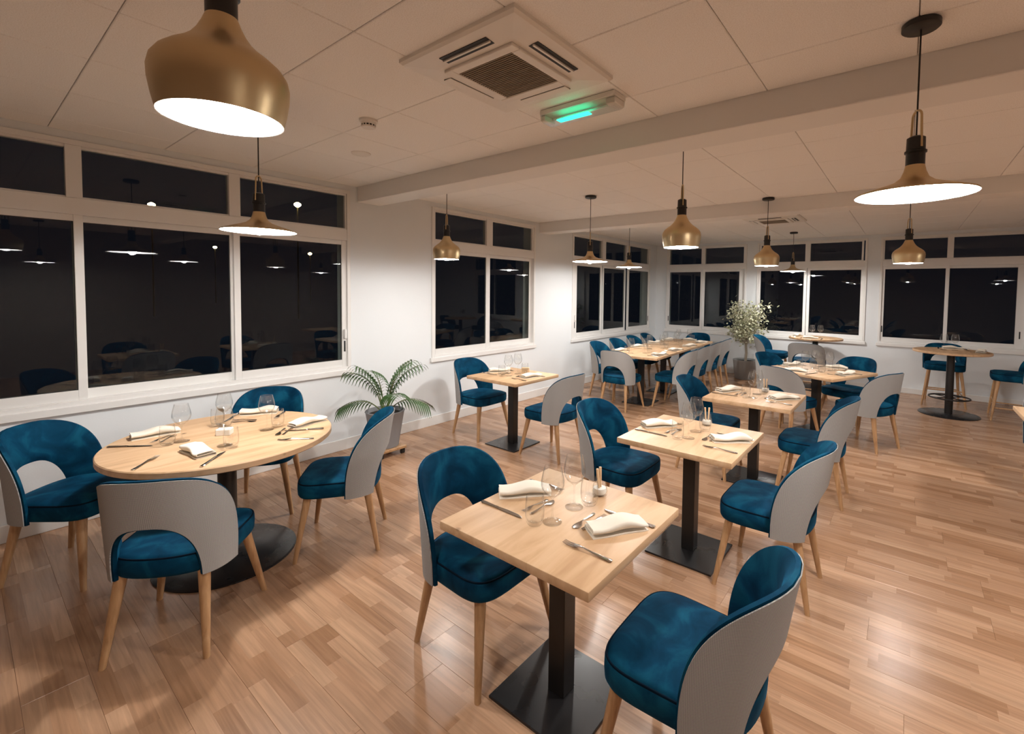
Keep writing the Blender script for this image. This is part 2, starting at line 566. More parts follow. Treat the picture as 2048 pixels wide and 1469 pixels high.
for k, (b0, b1) in enumerate((BEAM1, BEAM2)):
    struct('trim_%d' % (k + 1), MB().box(XL, XR, b0, b1, ZBEAM, ZC + 0.02, 0.004).mesh('beam', M['beam']), ['boxed ceiling beam nearer the viewpoint', 'boxed ceiling beam farther back'][k])
# baseboards
struct('baseboard_left', MB().box(XL, XL + 0.014, Y0, YB, 0, 0.115, 0.003).mesh('baseboard', M['trim']), 'white skirting board along the left wall')
struct('baseboard_back', MB().box(XL + 0.014, XR, YB - 0.014, YB, 0, 0.09, 0.003).mesh('baseboard', M['trim']), 'white skirting board along the end wall')

# ------------------------------------------------------------------ windows
ZTR0, ZTR1 = 2.282, 2.612        # transom glass
ZL0, ZL1 = 0.935, 2.112          # lower glass
def build_window(n, w):
    """local axes: a along the wall, d into the room (0 = wall face), z up"""
    left = w['wall'] == 'left'
    def T(a, d, z):
        return (XL + d, a, z) if left else (a, YB - d, z)
    def lb(mb, a0, a1, d0, d1, z0, z1, bev=0.0):
        p, q = T(a0, d0, z0), T(a1, d1, z1)
        mb.box(min(p[0], q[0]), max(p[0], q[0]), min(p[1], q[1]), max(p[1], q[1]), z0, z1, bev)
    A0, A1 = w['a']
    mb = MB()
    tr, lo = w['tr'], w['lo']
    fw = 0.035
    # outer casing: two jambs, head, bottom rail
    lb(mb, A0, A0 + fw, -0.09, 0.014, ZS, ZTOP, 0.002)
    lb(mb, A1 - fw, A1, -0.09, 0.014, ZS, ZTOP, 0.002)
    lb(mb, A0 + fw, A1 - fw, -0.09, 0.014, ZTOP - fw, ZTOP, 0.002)
    lb(mb, A0 + fw, A1 - fw, -0.09, 0.014, ZS, ZS + fw, 0.002)
    win = struct('window_%d' % n, mb.mesh('window_frame', M['frame']), 'white aluminium sliding window with fixed top lights, dark night outside')
    def part(name, mb_, mat, parent=win):
        return add(name, mb_.mesh(name, mat), parent)
    m1 = MB(); lb(m1, A0 + fw, A1 - fw, -0.08, 0.010, ZL1 + 0.045, ZTR0 - 0.012, 0.002); part('transom_rail', m1, M['frame'])
    for (p0, p1), (q0, q1) in zip(tr, tr[1:]):
        m1 = MB(); lb(m1, p1 - 0.004, q0 + 0.004, -0.07, 0.006, ZTR0 - 0.012, ZTOP - fw, 0.002); part('mullion', m1, M['frame'])
    for p0, p1 in tr:
        m1 = MB()
        lb(m1, p0 - 0.03, p0, -0.06, -0.005, ZTR0 - 0.012, ZTOP - fw)
        lb(m1, p1, p1 + 0.03, -0.06, -0.005, ZTR0 - 0.012, ZTOP - fw)
        lb(m1, p0, p1, -0.06, -0.005, ZTR1, ZTOP - fw)
        lb(m1, p0, p1, -0.06, -0.005, ZTR0 - 0.012, ZTR0)
        f_ = part('top_light', m1, M['frame'])
        m2 = MB(); lb(m2, p0 - 0.005, p1 + 0.005, -0.036, -0.031, ZTR0 - 0.005, ZTR1 + 0.005); part('pane', m2, M['pane'], f_)
    for k, (p0, p1) in enumerate(lo):
        d1 = -0.004 if k % 2 == 0 else -0.036
        d0 = d1 - 0.030
        s0 = A0 + fw if k == 0 else p0 - 0.048
        s1 = A1 - fw if k == len(lo) - 1 else p1 + 0.048
        m1 = MB()
        lb(m1, s0, p0, d0, d1, ZS + fw, ZL1 + 0.045, 0.002)
        lb(m1, p1, s1, d0, d1, ZS + fw, ZL1 + 0.045, 0.002)
        lb(m1, p0, p1, d0, d1, ZS + fw, ZL0, 0.002)
        lb(m1, p0, p1, d0, d1, ZL1, ZL1 + 0.045, 0.002)
        sash = part('sliding_sash', m1, M['frame'])
        m2 = MB(); lb(m2, p0 - 0.006, p1 + 0.006, d0 + 0.012, d0 + 0.017, ZL0 - 0.006, ZL1 + 0.006); part('pane', m2, M['pane'], sash)
        m2 = MB()
        for (a0, a1, z0, z1) in ((p0 - 0.001, p0 + 0.005, ZL0, ZL1), (p1 - 0.005, p1 + 0.001, ZL0, ZL1), (p0, p1, ZL0, ZL0 + 0.005), (p0, p1, ZL1 - 0.005, ZL1)):
            lb(m2, a0, a1, d0 + 0.010, d0 + 0.019, z0, z1)
        part('gasket', m2, M['gasket'], sash)
        for (hk, side, colr) in w['handle']:
            if hk == k:
                ac = (p1 + s1) / 2 if side > 0 else (p0 + s0) / 2
                m3 = MB()
                lb(m3, ac - 0.008, ac + 0.008, d1, d1 + 0.004, 1.02, 1.13)
                part('latch_slot', m3, M['gasket'], sash)
                if colr == 'white':
                    m3 = MB()
                    lb(m3, ac - 0.014, ac + 0.014, d1, d1 + 0.03, 1.15, 1.25, 0.006)
                    part('handle', m3, M['frame'], sash)
    # projecting sill board under the window
    m1 = MB(); lb(m1, A0 - 0.02, A1 + 0.02, 0.0, 0.030, ZS - 0.050, ZS + 0.004, 0.004); part('window_sill', m1, M['frame'])
for n, w in WIN.items():
    build_window(n, w)

# ------------------------------------------------------------------ lamps
def lamp_meshes(kind):
    d = {}
    if kind == 'bell':
        prof = [(0.119, 0.0), (0.126, 0.03), (0.131, 0.06), (0.132, 0.085), (0.128, 0.104), (0.117, 0.121), (0.099, 0.137), (0.078, 0.152), (0.060, 0.169), (0.047, 0.188), (0.038, 0.207), (0.031, 0.225)]
        hs, bz, br = 0.225, 0.036, 0.046
    else:
        prof = [(0.195, 0.0), (0.194, 0.006), (0.150, 0.022), (0.105, 0.036), (0.068, 0.050), (0.046, 0.068), (0.036, 0.092), (0.031, 0.115)]
        hs, bz, br = 0.115, 0.014, 0.034
    d['shade'] = MB().lathe(prof, 40, cap1=True).mesh('lamp_shade', M['brass'], 40)
    inner = [(r - 0.003, z + 0.0005 if k == 0 else z - 0.003) for k, (r, z) in enumerate(prof)]
    mb = MB().lathe(inner, 40, cap1=True)
    mb.lathe([(prof[0][0], 0.0), (prof[0][0] - 0.003, 0.0005)], 40)
    d['liner'] = mb.mesh('shade_liner', M['shade_in'], 40)
    d['bulb'] = MB().lathe([(0.004, bz - br)] + [(br * math.sin(t), bz - br * math.cos(t)) for t in [k * PI / 7 for k in range(1, 6)]] + [(0.018, bz + br * 1.05)], 14, cap0=True, cap1=True).mesh('bulb', M['bulb_big' if kind == 'bell' else 'bulb'], 60)
    mb = MB().lathe([(0.031, hs - 0.006), (0.031, hs + 0.045), (0.036, hs + 0.048), (0.036, hs + 0.055), (0.031, hs + 0.058), (0.030, hs + 0.105), (0.018, hs + 0.112)], 24, cap0=True, cap1=True)
    d['socket'] = mb.mesh('socket', M['black'], 40)
    pts = []
    zl, hh, rr = hs + 0.075, 0.135, 0.024
    for k in range(13):
        t = PI * k / 12
        pts.append((0.0, rr * math.cos(t), zl + hh - rr + rr * math.sin(t)))
    pts = [(0, 0.031, zl - 0.01), (0, 0.030, zl)] + pts + [(0, -0.030, zl), (0, -0.031, zl - 0.01)]
    d['loop'] = MB().tube(pts, 0.0042, 8).mesh('hanging_loop', M['brass'], 60)
    d['hs'] = hs
    rim = prof[0][0]
    d['glow_ring'] = MB().lathe([(rim - 0.010, 0.0045), (0.052, 0.020 if kind == 'bell' else 0.014)], 40).mesh('glow_ring', M['underside_glow'], 60)  # added emissive ring standing in for the bulb-lit shade interior
    return d
LM = {k: lamp_meshes(k) for k in ('bell', 'disc')}
canopy_me = MB().lathe([(0.058, 0.0), (0.062, -0.004), (0.062, -0.022), (0.056, -0.027)], 28, cap0=True, cap1=True).mesh('ceiling_rose', M['black'], 40)
def pendant(kind, x, y, z, label, rot=0.6):
    t = thing('pendant_lamp', label, 'lamp', (x, y, z), rot, 'brass bell pendants' if kind == 'bell' else 'wide disc pendants')
    d = LM[kind]
    sh = add('lamp_shade', d['shade'], t)
    add('shade_liner', d['liner'], sh)
    add('bulb', d['bulb'], t)
    add('glow_ring', d['glow_ring'], sh)
    add('socket', d['socket'], t)
    add('hanging_loop', d['loop'], t)
    top = ZC - z
    add('cable', MB().tube([(0, 0, d['hs'] + 0.108), (0, 0, top - 0.02)], 0.0032, 8).mesh('cable', M['black'], 60), t)
    add('ceiling_rose', canopy_me, t, (0, 0, top))
pendant('bell', -1.239, 0.385, 2.05, 'large brass bell pendant lamp hanging closest to the viewpoint, top left')
pendant('disc', -3.05, 1.12, 2.0, 'wide glowing disc pendant lamp above the round table')
pendant('bell', -3.60, 2.975, 1.966, 'brass bell pendant lamp above the square table by the palm')
pendant('disc', -2.80, 4.32, 1.996, 'wide disc pendant lamp before the near end of the long table')
pendant('disc', -3.38, 6.31, 2.04, 'wide disc pendant lamp hanging over the long table')
pendant('bell', -1.268, 3.126, 1.985, 'brass bell pendant lamp above the middle square table')
pendant('bell', -1.245, 5.50, 1.974, 'brass bell pendant lamp in front of the far ceiling beam')
pendant('disc', -1.57, 8.80, 2.05, 'wide disc pendant lamp at the far end over the left bar table')
pendant('bell', -0.003, 5.69, 1.98, 'brass bell pendant lamp before the right-hand end window')
pendant('disc', 0.007, 2.298, 2.062, 'wide glowing disc pendant lamp hanging top right over the aisle')
pendant('disc', 1.75, 5.3, 2.02, 'wide disc pendant lamp over the tables beyond the right edge')
pendant('disc', 2.1, 0.9, 2.03, 'wide disc pendant lamp seen only mirrored in the window panes')

# ------------------------------------------------------------------ chairs
def horseshoe(th, t, z0, zi, zt, f1, f2):
    c, s = math.cos(th), max(0.0, math.sin(th))
    def sup(n):
        return (math.copysign(abs(c) ** (2 / n), c), s ** (2 / n))
    ci, si = sup(2.2)
    co, so = sup(2.7)
    ph = (1 - t) * (-f1 * ci) + t * (-f2 * co)
    z = (1 - t) * (z0 + (zi - z0) * si) + t * (z0 + (zt - z0) * so)
    return ph, z
def back_point(ph, z, off):
    k = (z - 0.36) / 0.48
    a = 0.257 + 0.020 * k + off
    b = 0.238 + 0.064 * k + 0.012 * k * k + off
    n = 2.75 - 0.45 * min(1, max(0, k))
    sn, cs = math.sin(ph), math.cos(ph)
    x = math.copysign(abs(sn) ** (2 / n), sn)
    y = math.copysign(abs(cs) ** (2 / n), cs)
    return Vector((a * x, -b * y - 0.005, z))
def back_meshes(dz=0.0):
    N, T_ = 44, 8
    par = (0.366, 0.628, 0.845, 0.66, 1.46)
    def grid(off_fn, tmap):
        g = []
        for i in range(N + 1):
            row = []
            th = PI * i / N
            for j in range(T_ + 1):
                t = tmap(j / T_)
                ph, z = horseshoe(th, t, *par)
                p = back_point(ph, z, off_fn(j / T_))
                zz = p.z if p.z < 0.48 or not dz else 0.48 + (p.z - 0.48) * 0.74
                row.append(Vector((p.x, p.y, zz + dz)))
            g.append(row)
        return g
    def slab(A, B, name, mat):
        bm = bmesh.new()
        uvl = bm.loops.layers.uv.new('UVMap')
        va = [[bm.verts.new(p) for p in r] for r in A]
        vb = [[bm.verts.new(p) for p in r] for r in B]
        uvs = {}
        for i in range(N + 1):
            for j in range(T_ + 1):
                ph, z = horseshoe(PI * i / N, j / T_, *par)
                uvs[va[i][j]] = uvs[vb[i][j]] = (ph * 0.26, z)
        def q(*v):
            f = bm.faces.new(v)
            for l in f.loops:
                l[uvl].uv = uvs[l.vert]
        for i in range(N):
            for j in range(T_):
                q(va[i][j], va[i + 1][j], va[i + 1][j + 1], va[i][j + 1])
                q(vb[i][j], vb[i][j + 1], vb[i + 1][j + 1], vb[i + 1][j])
            q(va[i][0], vb[i][0], vb[i + 1][0], va[i + 1][0])
            q(va[i][T_], va[i + 1][T_], vb[i + 1][T_], vb[i][T_])
        for j in range(T_):
            q(va[0][j], va[0][j + 1], vb[0][j + 1], vb[0][j])
            q(va[N][j], vb[N][j], vb[N][j + 1], va[N][j + 1])
        bmesh.ops.recalc_face_normals(bm, faces=bm.faces)
        me = bpy.data.meshes.new(name)
        bm.to_mesh(me)
        bm.free()
        me.materials.append(mat)
        me.polygons.foreach_set('use_smooth', [True] * len(me.polygons))
        me.set_sharp_from_angle(angle=math.radians(55))
        return me
    shell = slab(grid(lambda u: 0.0, lambda u: u), grid(lambda u: -0.004, lambda u: u), 'back_shell', M['tweed'])
    bulge = lambda u: -0.022 - 0.024 * max(0.0, 1 - abs(2 * u - 1) ** 3.0)
    stretch = lambda u: -0.025 + u * 1.05 + 0.012 * (1 - abs(2 * u - 1)) * 0
    cush = slab(grid(lambda u: -0.0042 if 0 < u < 1 else -0.008, stretch), grid(bulge, stretch), 'back_cushion', M['velvet'])
    return shell, cush
def seat_outline(k, inset=0.0):
    seg = 56
    pts = []
    for i in range(seg):
        t = 2 * PI * i / seg
        c, s = math.cos(t), math.sin(t)
        n = 4.4 if s > 0 else 4.4 + 1.8 * s
        x = math.copysign(abs(c) ** (2 / n), c)
        y = math.copysign(abs(s) ** (2 / n), s)
        hw = 0.240 + 0.012 * y
        pts.append(((hw - inset) * x, 0.010 + (0.238 - inset) * y))
    return pts
def seat_mesh(dz):
    lv = [(0.372, 0.020), (0.378, 0.008), (0.392, 0.001), (0.425, -0.001), (0.455, 0.0), (0.462, 0.004), (0.464, 0.008), (0.470, 0.010), (0.477, 0.024), (0.482, 0.055), (0.486, 0.11), (0.488, 0.17)]
    return MB().rings([[(x, y, z + dz) for x, y in seat_outline(0, ins)] for z, ins in lv]).mesh('seat', M['velvet'], 60)
def piping_mesh(dz):
    base = [Vector((x, y, 0.464 + dz)) for x, y in seat_outline(0, 0.0055)]
    n = len(base)
    mb = MB()
    rings_ = []
    for i, p in enumerate(base):
        t = (base[(i + 1) % n] - base[i - 1]).normalized()
        a = Vector((t.y, -t.x, 0))
        rings_.append([p + a * 0.0045 * math.cos(q * PI / 3) + Vector((0, 0, 0.0045 * math.sin(q * PI / 3))) for q in range(6)])
    mb.rings(rings_ + [rings_[0]], True, False, False)
    return mb.mesh('piping', M['piping'], 60)
def leg_mesh(x0, y0, z0, x1, y1):
    rg = []
    for k in range(4):
        t = k / 3
        c = Vector((x0 + (x1 - x0) * t, y0 + (y1 - y0) * t, z0 * (1 - t)))
        r = 0.0235 + (0.0125 - 0.0235) * t
        rg.append([c + Vector((r * math.copysign(abs(math.cos(q)) ** 0.7, math.cos(q)), r * math.copysign(abs(math.sin(q)) ** 0.7, math.sin(q)), 0)) for q in [PI * 2 * i / 12 for i in range(12)]])
    return MB().rings(rg).mesh('leg', M['leg'], 50)
def chair_kit(dz, sp):
    sh, cu = back_meshes(dz)
    zt = 0.385 + dz
    feet = [(-0.185, 0.175, -0.255 * sp, 0.235 * sp), (0.185, 0.175, 0.255 * sp, 0.235 * sp), (-0.165, -0.165, -0.204 * sp, -0.235 * sp), (0.165, -0.165, 0.204 * sp, -0.235 * sp)]
    kit = dict(shell=sh, cushion=cu, seat=seat_mesh(dz), piping=piping_mesh(dz), legs=[leg_mesh(a, b, zt, c, d) for a, b, c, d in feet], bars=[])
    if dz:
        def at(f, z):
            t = 1 - z / zt
            return Vector((f[0] + (f[2] - f[0]) * t, f[1] + (f[3] - f[1]) * t, z))
        for a, b, z in ((0, 1, 0.24), (0, 2, 0.17), (1, 3, 0.17), (2, 3, 0.20)):
            kit['bars'].append(MB().tube([at(feet[a], z), at(feet[b], z)], 0.0095, 8).mesh('footrest_bar', M['leg'], 60))
    return kit
KIT = chair_kit(0.0, 1.0)
KITH = chair_kit(0.16, 1.0)
def chair(x, y, dx, dy, label, group, kit=None):
    kit = kit or KIT
    high = kit is KITH
    t = thing('bar_chair' if high else 'dining_chair', label, 'chair', (x, y, 0.0), math.atan2(dy, dx) - PI / 2, group)
    st = add('seat', kit['seat'], t)
    add('piping', kit['piping'], st)
    bk = add('backrest', kit['cushion'], t)
    add('outer_back', kit['shell'], t)['label'] = 'light grey woven outer back'
    for me in kit['legs']:
        add('leg', me, t)
    for me in kit['bars']:
        add('footrest_bar', me, t)
    return t
# middle row
g = 'blue velvet chairs at the square tables'
chair(-1.555, 1.51, 1, 0.0, 'blue velvet chair left of the frontmost square table', g)
chair(-0.535, 1.50, -1, 0.0, 'blue velvet chair with grey back at bottom right, closest to the viewpoint', g)
chair(-1.605, 2.91, 1, 0.0, 'blue velvet chair left of the second square table', g)
chair(-0.585, 2.88, -1, 0.01, 'blue velvet chair with grey back right of the second square table', g)
chair(-1.455, 4.38, 1, 0.0, 'blue velvet chair left of the third square table', g)
chair(-0.575, 4.355, -1, 0.0, 'blue velvet chair with grey back right of the third square table', g)
# turned four-seat table
U, V = Vector((math.cos(math.radians(24)), -math.sin(math.radians(24)))), Vector((math.sin(math.radians(24)), math.cos(math.radians(24))))
g = 'chairs around the turned square table'
chair(-1.325, 6.79, U.x, U.y, 'blue velvet chair at the far left side of the turned square table', g)
chair(-1.06, 5.90, V.x, V.y, 'chair showing its grey back on the near side of the turned square table', g)
chair(-0.556, 6.98, -V.x, -V.y, 'blue velvet chair at the far right side of the turned square table', g)
chair(-0.312, 6.155, -0.892, 0.45, 'grey-backed chair at the right end of the turned square table', g)
# table by the palm
g = 'chairs at the square table by the palm'
chair(-3.905, 3.73, 1, 0.0, 'blue velvet chair against the window wall at the table by the palm', g)
chair(-2.835, 3.74, -1, 0.03, 'chair turning its grey back to the room at the table by the palm', g)
# round table
g = 'chairs around the round table'
chair(-3.86, 0.43, 0.74, 0.67, 'blue velvet chair at the far left of the round table', g)
chair(-2.76, 0.667, -0.741, 0.671, 'chair showing its grey back in front of the round table, bottom left', g)
chair(-2.937, 1.568, -0.626, -0.78, 'blue velvet chair seen from the side right of the round table', g)
chair(-3.893, 1.435, 0.79, -0.613, 'blue velvet chair behind the round table under the window', g)
# long table
g = 'chairs around the long table'
ords = ['first', 'second', 'third', 'fourth']
LTL = [(-3.77, 6.43), (-3.79, 7.08), (-3.82, 7.75), (-3.84, 8.36)]
LTR = [(-2.665, 6.445), (-2.70, 7.10), (-2.74, 7.79), (-2.78, 8.45)]
for k in range(4):
    chair(LTL[k][0], LTL[k][1], 1, 0.06, '%s blue chair from the near end on the window side of the long table' % ords[k], g)
    chair(LTR[k][0], LTR[k][1], -1, -0.06, '%s grey-backed chair from the near end on the room side of the long table' % ords[k], g)
chair(-3.236, 5.86, -0.02, 1, 'chair showing its whole grey back at the near end of the long table', g)
chair(-3.30, 8.98, 0.06, -1, 'dark blue chair at the far end of the long table', g)
# bar chairs
g = 'tall chairs at the bar tables'
chair(-1.88, 8.93, 1, 0.0, 'tall blue chair beside the leafy tree at the left bar table', g, KITH)
chair(-1.22, 8.24, 0.02, 1, 'tall chair showing a broad grey back before the left bar table', g, KITH)
chair(0.49, 9.28, 0.0, -1, 'tall dark blue chair behind the right bar table under the window', g, KITH)
chair(1.20, 8.72, -1, 0.05, 'tall dark blue chair right of the right bar table, cut by the frame', g, KITH)
chair(1.12, 5.72, 0.0, -1, 'blue chair at the table cut by the right edge', 'blue velvet chairs at the square tables')

# ------------------------------------------------------------------ tables
ZT = 0.753
TT = 0.034
def top_square(sx, sy, tt=TT):
    return MB().box(-sx / 2, sx / 2, -sy / 2, sy / 2, -tt, 0, 0.004, 2).mesh('tabletop', M['tabletop'], 40)
def top_round(r, tt=TT):
    return MB().lathe([(r - 0.006, -tt), (r, -tt + 0.005), (r, -0.005), (r - 0.005, 0)], 72, cap0=True, cap1=True).mesh('tabletop', M['tabletop'], 40)
post_me = MB().box(-0.04, 0.04, -0.04, 0.04, 0.011, ZT - TT - 0.004, 0.003).mesh('post', M['black'])
plate_me = MB().box(-0.2125, 0.2125, -0.2125, 0.2125, 0, 0.012, 0.002).mesh('base_plate', M['plate'])
mount_me = MB().box(-0.16, 0.16, -0.16, 0.16, ZT - TT - 0.006, ZT - TT).mesh('mounting_plate', M['black'])
sq70 = top_square(0.705, 0.705)
sq90 = top_square(0.90, 0.90)
lt_top = top_square(0.86, 0.937)
def square_table(x, y, label, me=sq70, rz=0.0, group='square pedestal tables', base=None):
    t = thing('dining_table', label, 'table', (x, y, 0), rz, group)
    add('tabletop', me, t, (0, 0, ZT))
    add('post', post_me, t)
    add('base_plate', plate_me, t)
    add('mounting_plate', mount_me, t)
    return t
T1, T2, T3, T5 = (-1.09, 1.512), (-1.068, 2.888), (-1.045, 4.355), (-3.355, 3.69)
T4, T4R = (-0.829, 6.345), -math.radians(24)
square_table(*T1, 'frontmost square oak table on a black pedestal')
square_table(*T2, 'second square oak table of the middle row')
square_table(*T3, 'third square oak table of the middle row')
square_table(*T5, 'square oak table beside the palm at the window wall')
square_table(*T4, 'larger square oak table turned at an angle, four chairs around it', sq90, T4R)
square_table(1.092, 5.06, 'oak table cut off by the right edge of the picture')
LTA = math.atan2(0.06, 1)
ldir = Vector((-math.sin(LTA), math.cos(LTA)))
lrt = Vector((math.cos(LTA), math.sin(LTA)))
lt0 = Vector((-2.70, 5.90)) - lrt * 0.43
LTC = []
for k, nm in enumerate(('near', 'middle', 'far')):
    c = lt0 + ldir * (0.4685 + 0.939 * k)
    LTC.append(c)
    square_table(c.x, c.y, '%s oak table of the three pushed together as the long table' % nm, lt_top, LTA, 'tables joined as the long table')
RT = (-3.303, 1.013)
t = thing('round_table', 'round oak dining table on a black disc base by the big window', 'table', (*RT, 0))
add('tabletop', top_round(0.585, 0.038), t, (0, 0, ZT))
add('post', MB().cyl(0.05, 0.05, 0.012, ZT - 0.044, 28).mesh('post', M['black'], 40), t)
add('base_disc', MB().lathe([(0.37, 0), (0.37, 0.008), (0.362, 0.013)], 56, cap0=True, cap1=True).mesh('base_disc', M['plate'], 40), t)
add('mounting_plate', MB().box(-0.2, 0.2, -0.2, 0.2, ZT - 0.044, ZT - 0.038).mesh('mounting_plate', M['black']), t)
ZH = 0.90
def bar_table(x, y, r, label):
    t = thing('bar_table', label, 'table', (x, y, 0), 0, 'round bar tables')
    add('tabletop', top_round(r, 0.032), t, (0, 0, ZH))
    add('post', MB().cyl(0.046, 0.046, 0.012, ZH - 0.038, 28).mesh('post', M['black'], 40), t)
    add('base_disc', MB().lathe([(0.34, 0), (0.34, 0.008), (0.332, 0.013)], 48, cap0=True, cap1=True).mesh('base_disc', M['plate'], 40), t)
    mb = MB()
    ring = [[(math.cos(a) * (0.225 + 0.011 * math.cos(q)), math.sin(a) * (0.225 + 0.011 * math.cos(q)), 0.24 + 0.011 * math.sin(q)) for q in [2 * PI * i / 8 for i in range(8)]] for a in [2 * PI * k / 40 for k in range(41)]]
    mb.rings(ring, True, False, False)
    for k in range(4):
        a = PI / 4 + k * PI / 2
        mb.tube([(0.04 * math.cos(a), 0.04 * math.sin(a), 0.24), (0.225 * math.cos(a), 0.225 * math.sin(a), 0.24)], 0.008, 6)
    add('foot_ring', mb.mesh('foot_ring', M['black'], 50), t)
    add('mounting_plate', MB().box(-0.16, 0.16, -0.16, 0.16, ZH - 0.038, ZH - 0.032).mesh('mounting_plate', M['black']), t)
HT1, HT2 = (-1.255, 9.28), (0.52, 8.50)
bar_table(*HT1, 0.42, 'tall round oak bar table beside the leafy tree')
bar_table(*HT2, 0.43, 'tall round oak bar table on a black disc base, far right')

# ------------------------------------------------------------------ tableware
def wine_mesh():
    outp = [(0.038, 0.0), (0.0385, 0.002), (0.030, 0.0045), (0.012, 0.009), (0.005, 0.018), (0.0037, 0.040), (0.0037, 0.085), (0.006, 0.098), (0.018, 0.107), (0.033, 0.120), (0.043, 0.137), (0.047, 0.153), (0.0465, 0.168), (0.043, 0.187), (0.0385, 0.206), (0.0345, 0.224), (0.0340, 0.2255), (0.0332, 0.224), (0.0371, 0.206), (0.0416, 0.187), (0.0450, 0.168), (0.0455, 0.153), (0.0415, 0.138), (0.031, 0.122), (0.016, 0.110), (0.002, 0.105)]
    return MB().lathe(outp, 28, cap0=True, cap1=True).mesh('wine_glass', M['glass'], 80)
def tumbler_mesh():
    p = [(0.020, 0.0), (0.028, 0.003), (0.034, 0.014), (0.0375, 0.032), (0.0385, 0.055), (0.0370, 0.085), (0.0340, 0.116), (0.0333, 0.117), (0.0325, 0.116), (0.0353, 0.085), (0.0367, 0.055), (0.0355, 0.034), (0.031, 0.020), (0.020, 0.013), (0.002, 0.012)]
    return MB().lathe(p, 26, cap0=True, cap1=True).mesh('water_tumbler', M['glass'], 80)
def strip(mb, secs):
    """secs: list of (x, halfwidth, zmid, halfthickness, yoff)"""
    rg = []
    for x, w, z, h, yo in secs:
        rg.append([(x, yo - w, z), (x, yo - w * 0.6, z + h), (x, yo + w * 0.6, z + h), (x, yo + w, z), (x, yo + w * 0.6, z - h), (x, yo - w * 0.6, z - h)])
    mb.rings(rg)
def knife_mesh(L=0.232):
    mb = MB()
    strip(mb, [(0, 0.006, 0.004, 0.0036, 0), (0.006, 0.0100, 0.004, 0.004, 0), (0.03, 0.0085, 0.004, 0.0038, 0), (0.075, 0.0062, 0.004, 0.0034, 0), (0.092, 0.0075, 0.004, 0.0036, 0), (0.097, 0.0055, 0.004, 0.003, 0), (0.102, 0.0095, 0.003, 0.0012, 0.002), (0.15, 0.0112, 0.003, 0.0010, 0.002), (0.20, 0.0100, 0.003, 0.0009, 0.001), (0.222, 0.0065, 0.003, 0.0008, -0.002), (L, 0.0015, 0.003, 0.0006, -0.005)])
    return mb.mesh('dinner_knife', M['steel'], 45)
def fork_mesh(k=1.0):
    mb = MB()
    strip(mb, [(0, 0.005, 0.0035, 0.0018, 0), (0.006, 0.0105, 0.004, 0.002, 0), (0.035, 0.0085, 0.0045, 0.002, 0), (0.085, 0.0045, 0.007, 0.002, 0), (0.118, 0.0036, 0.011, 0.002, 0), (0.130, 0.0075, 0.0105, 0.0014, 0), (0.143, 0.0122, 0.008, 0.0012, 0), (0.158, 0.0125, 0.0058, 0.0011, 0)])
    for q in (-1.5, -0.5, 0.5, 1.5):
        strip(mb, [(0.156, 0.0022, 0.006, 0.0011, q * 0.0068), (0.180, 0.0019, 0.0048, 0.001, q * 0.0066), (0.200, 0.0011, 0.0085, 0.0007, q * 0.0063)])
    for v in mb.bm.verts:
        v.co *= k
    return mb.mesh('dinner_fork', M['steel'], 45)
def spoon_mesh(k=0.78):
    mb = MB()
    strip(mb, [(0, 0.005, 0.0035, 0.0018, 0), (0.006, 0.0105, 0.004, 0.002, 0), (0.035, 0.0085, 0.0045, 0.002, 0), (0.085, 0.0045, 0.007, 0.002, 0), (0.122, 0.0036, 0.010, 0.002, 0), (0.134, 0.0110, 0.007, 0.0014, 0), (0.150, 0.0190, 0.004, 0.0012, 0), (0.170, 0.0205, 0.003, 0.0012, 0), (0.188, 0.0150, 0.004, 0.001, 0), (0.198, 0.004, 0.006, 0.0008, 0)])
    for v in mb.bm.verts:
        v.co *= k
    return mb.mesh('dessert_spoon', M['steel'], 45)
def napkin_mesh(seed):
    rnd = random.Random(seed)
    path = []
    def arc(cx, cz, r, a0, a1, n=5):
        for i in range(n + 1):
            a = a0 + (a1 - a0) * i / n
            path.append((cx + r * math.cos(a), cz + r * math.sin(a)))
    path += [(-0.044, 0.0018), (0.0, 0.0016), (0.040, 0.0022)]
    arc(0.042, 0.0075, 0.0052, -PI / 2, PI / 2)
    path += [(0.0, 0.0128), (-0.036, 0.0122)]
    arc(-0.038, 0.0178, 0.0052, -PI / 2, -3 * PI / 2)
    path += [(0.0, 0.0245), (0.036, 0.0238), (0.041, 0.0215)]
    th = 0.0016
    nrm = []
    for i in range(len(path)):
        a, b = path[max(i - 1, 0)], path[min(i + 1, len(path) - 1)]
        dx, dz = b[0] - a[0], b[1] - a[1]
        l = math.hypot(dx, dz) or 1
        nrm.append((-dz / l, dx / l))
    loop = [(p[0] + n[0] * th, p[1] + n[1] * th) for p, n in zip(path, nrm)] + [(p[0] - n[0] * th, p[1] - n[1] * th) for p, n in reversed(list(zip(path, nrm)))]
    rg = []
    a1, a2, tw = rnd.uniform(0.05, 0.14), rnd.uniform(0, 6), rnd.uniform(-0.05, 0.05)
    for k in range(13):
        u = k / 12
        x = -0.115 + 0.23 * u
        sc = 1.0 + a1 * math.sin(3.1 * u * PI + a2) * 0.6
        hs = 1.0 + 0.25 * math.sin(2.2 * u * PI + a2 * 2) * (0.5 + u)
        rg.append([(x + 0.02 * tw * z / 0.02, y * sc + tw * (u - 0.5) * 0.1, max(0.0003, 1.5 * z * (1 + (hs - 1) * min(1, z / 0.02)))) for y, z in loop])
    return MB().rings(rg, True, True, True).mesh('napkin', M['napkin'], 50)
ME = dict(wine=wine_mesh(), tumbler=tumbler_mesh(), knife=knife_mesh(), fork=fork_mesh(), dfork=fork_mesh(0.78), spoon=spoon_mesh())
NAP = [napkin_mesh(k) for k in range(4)]
prng = random.Random(3)
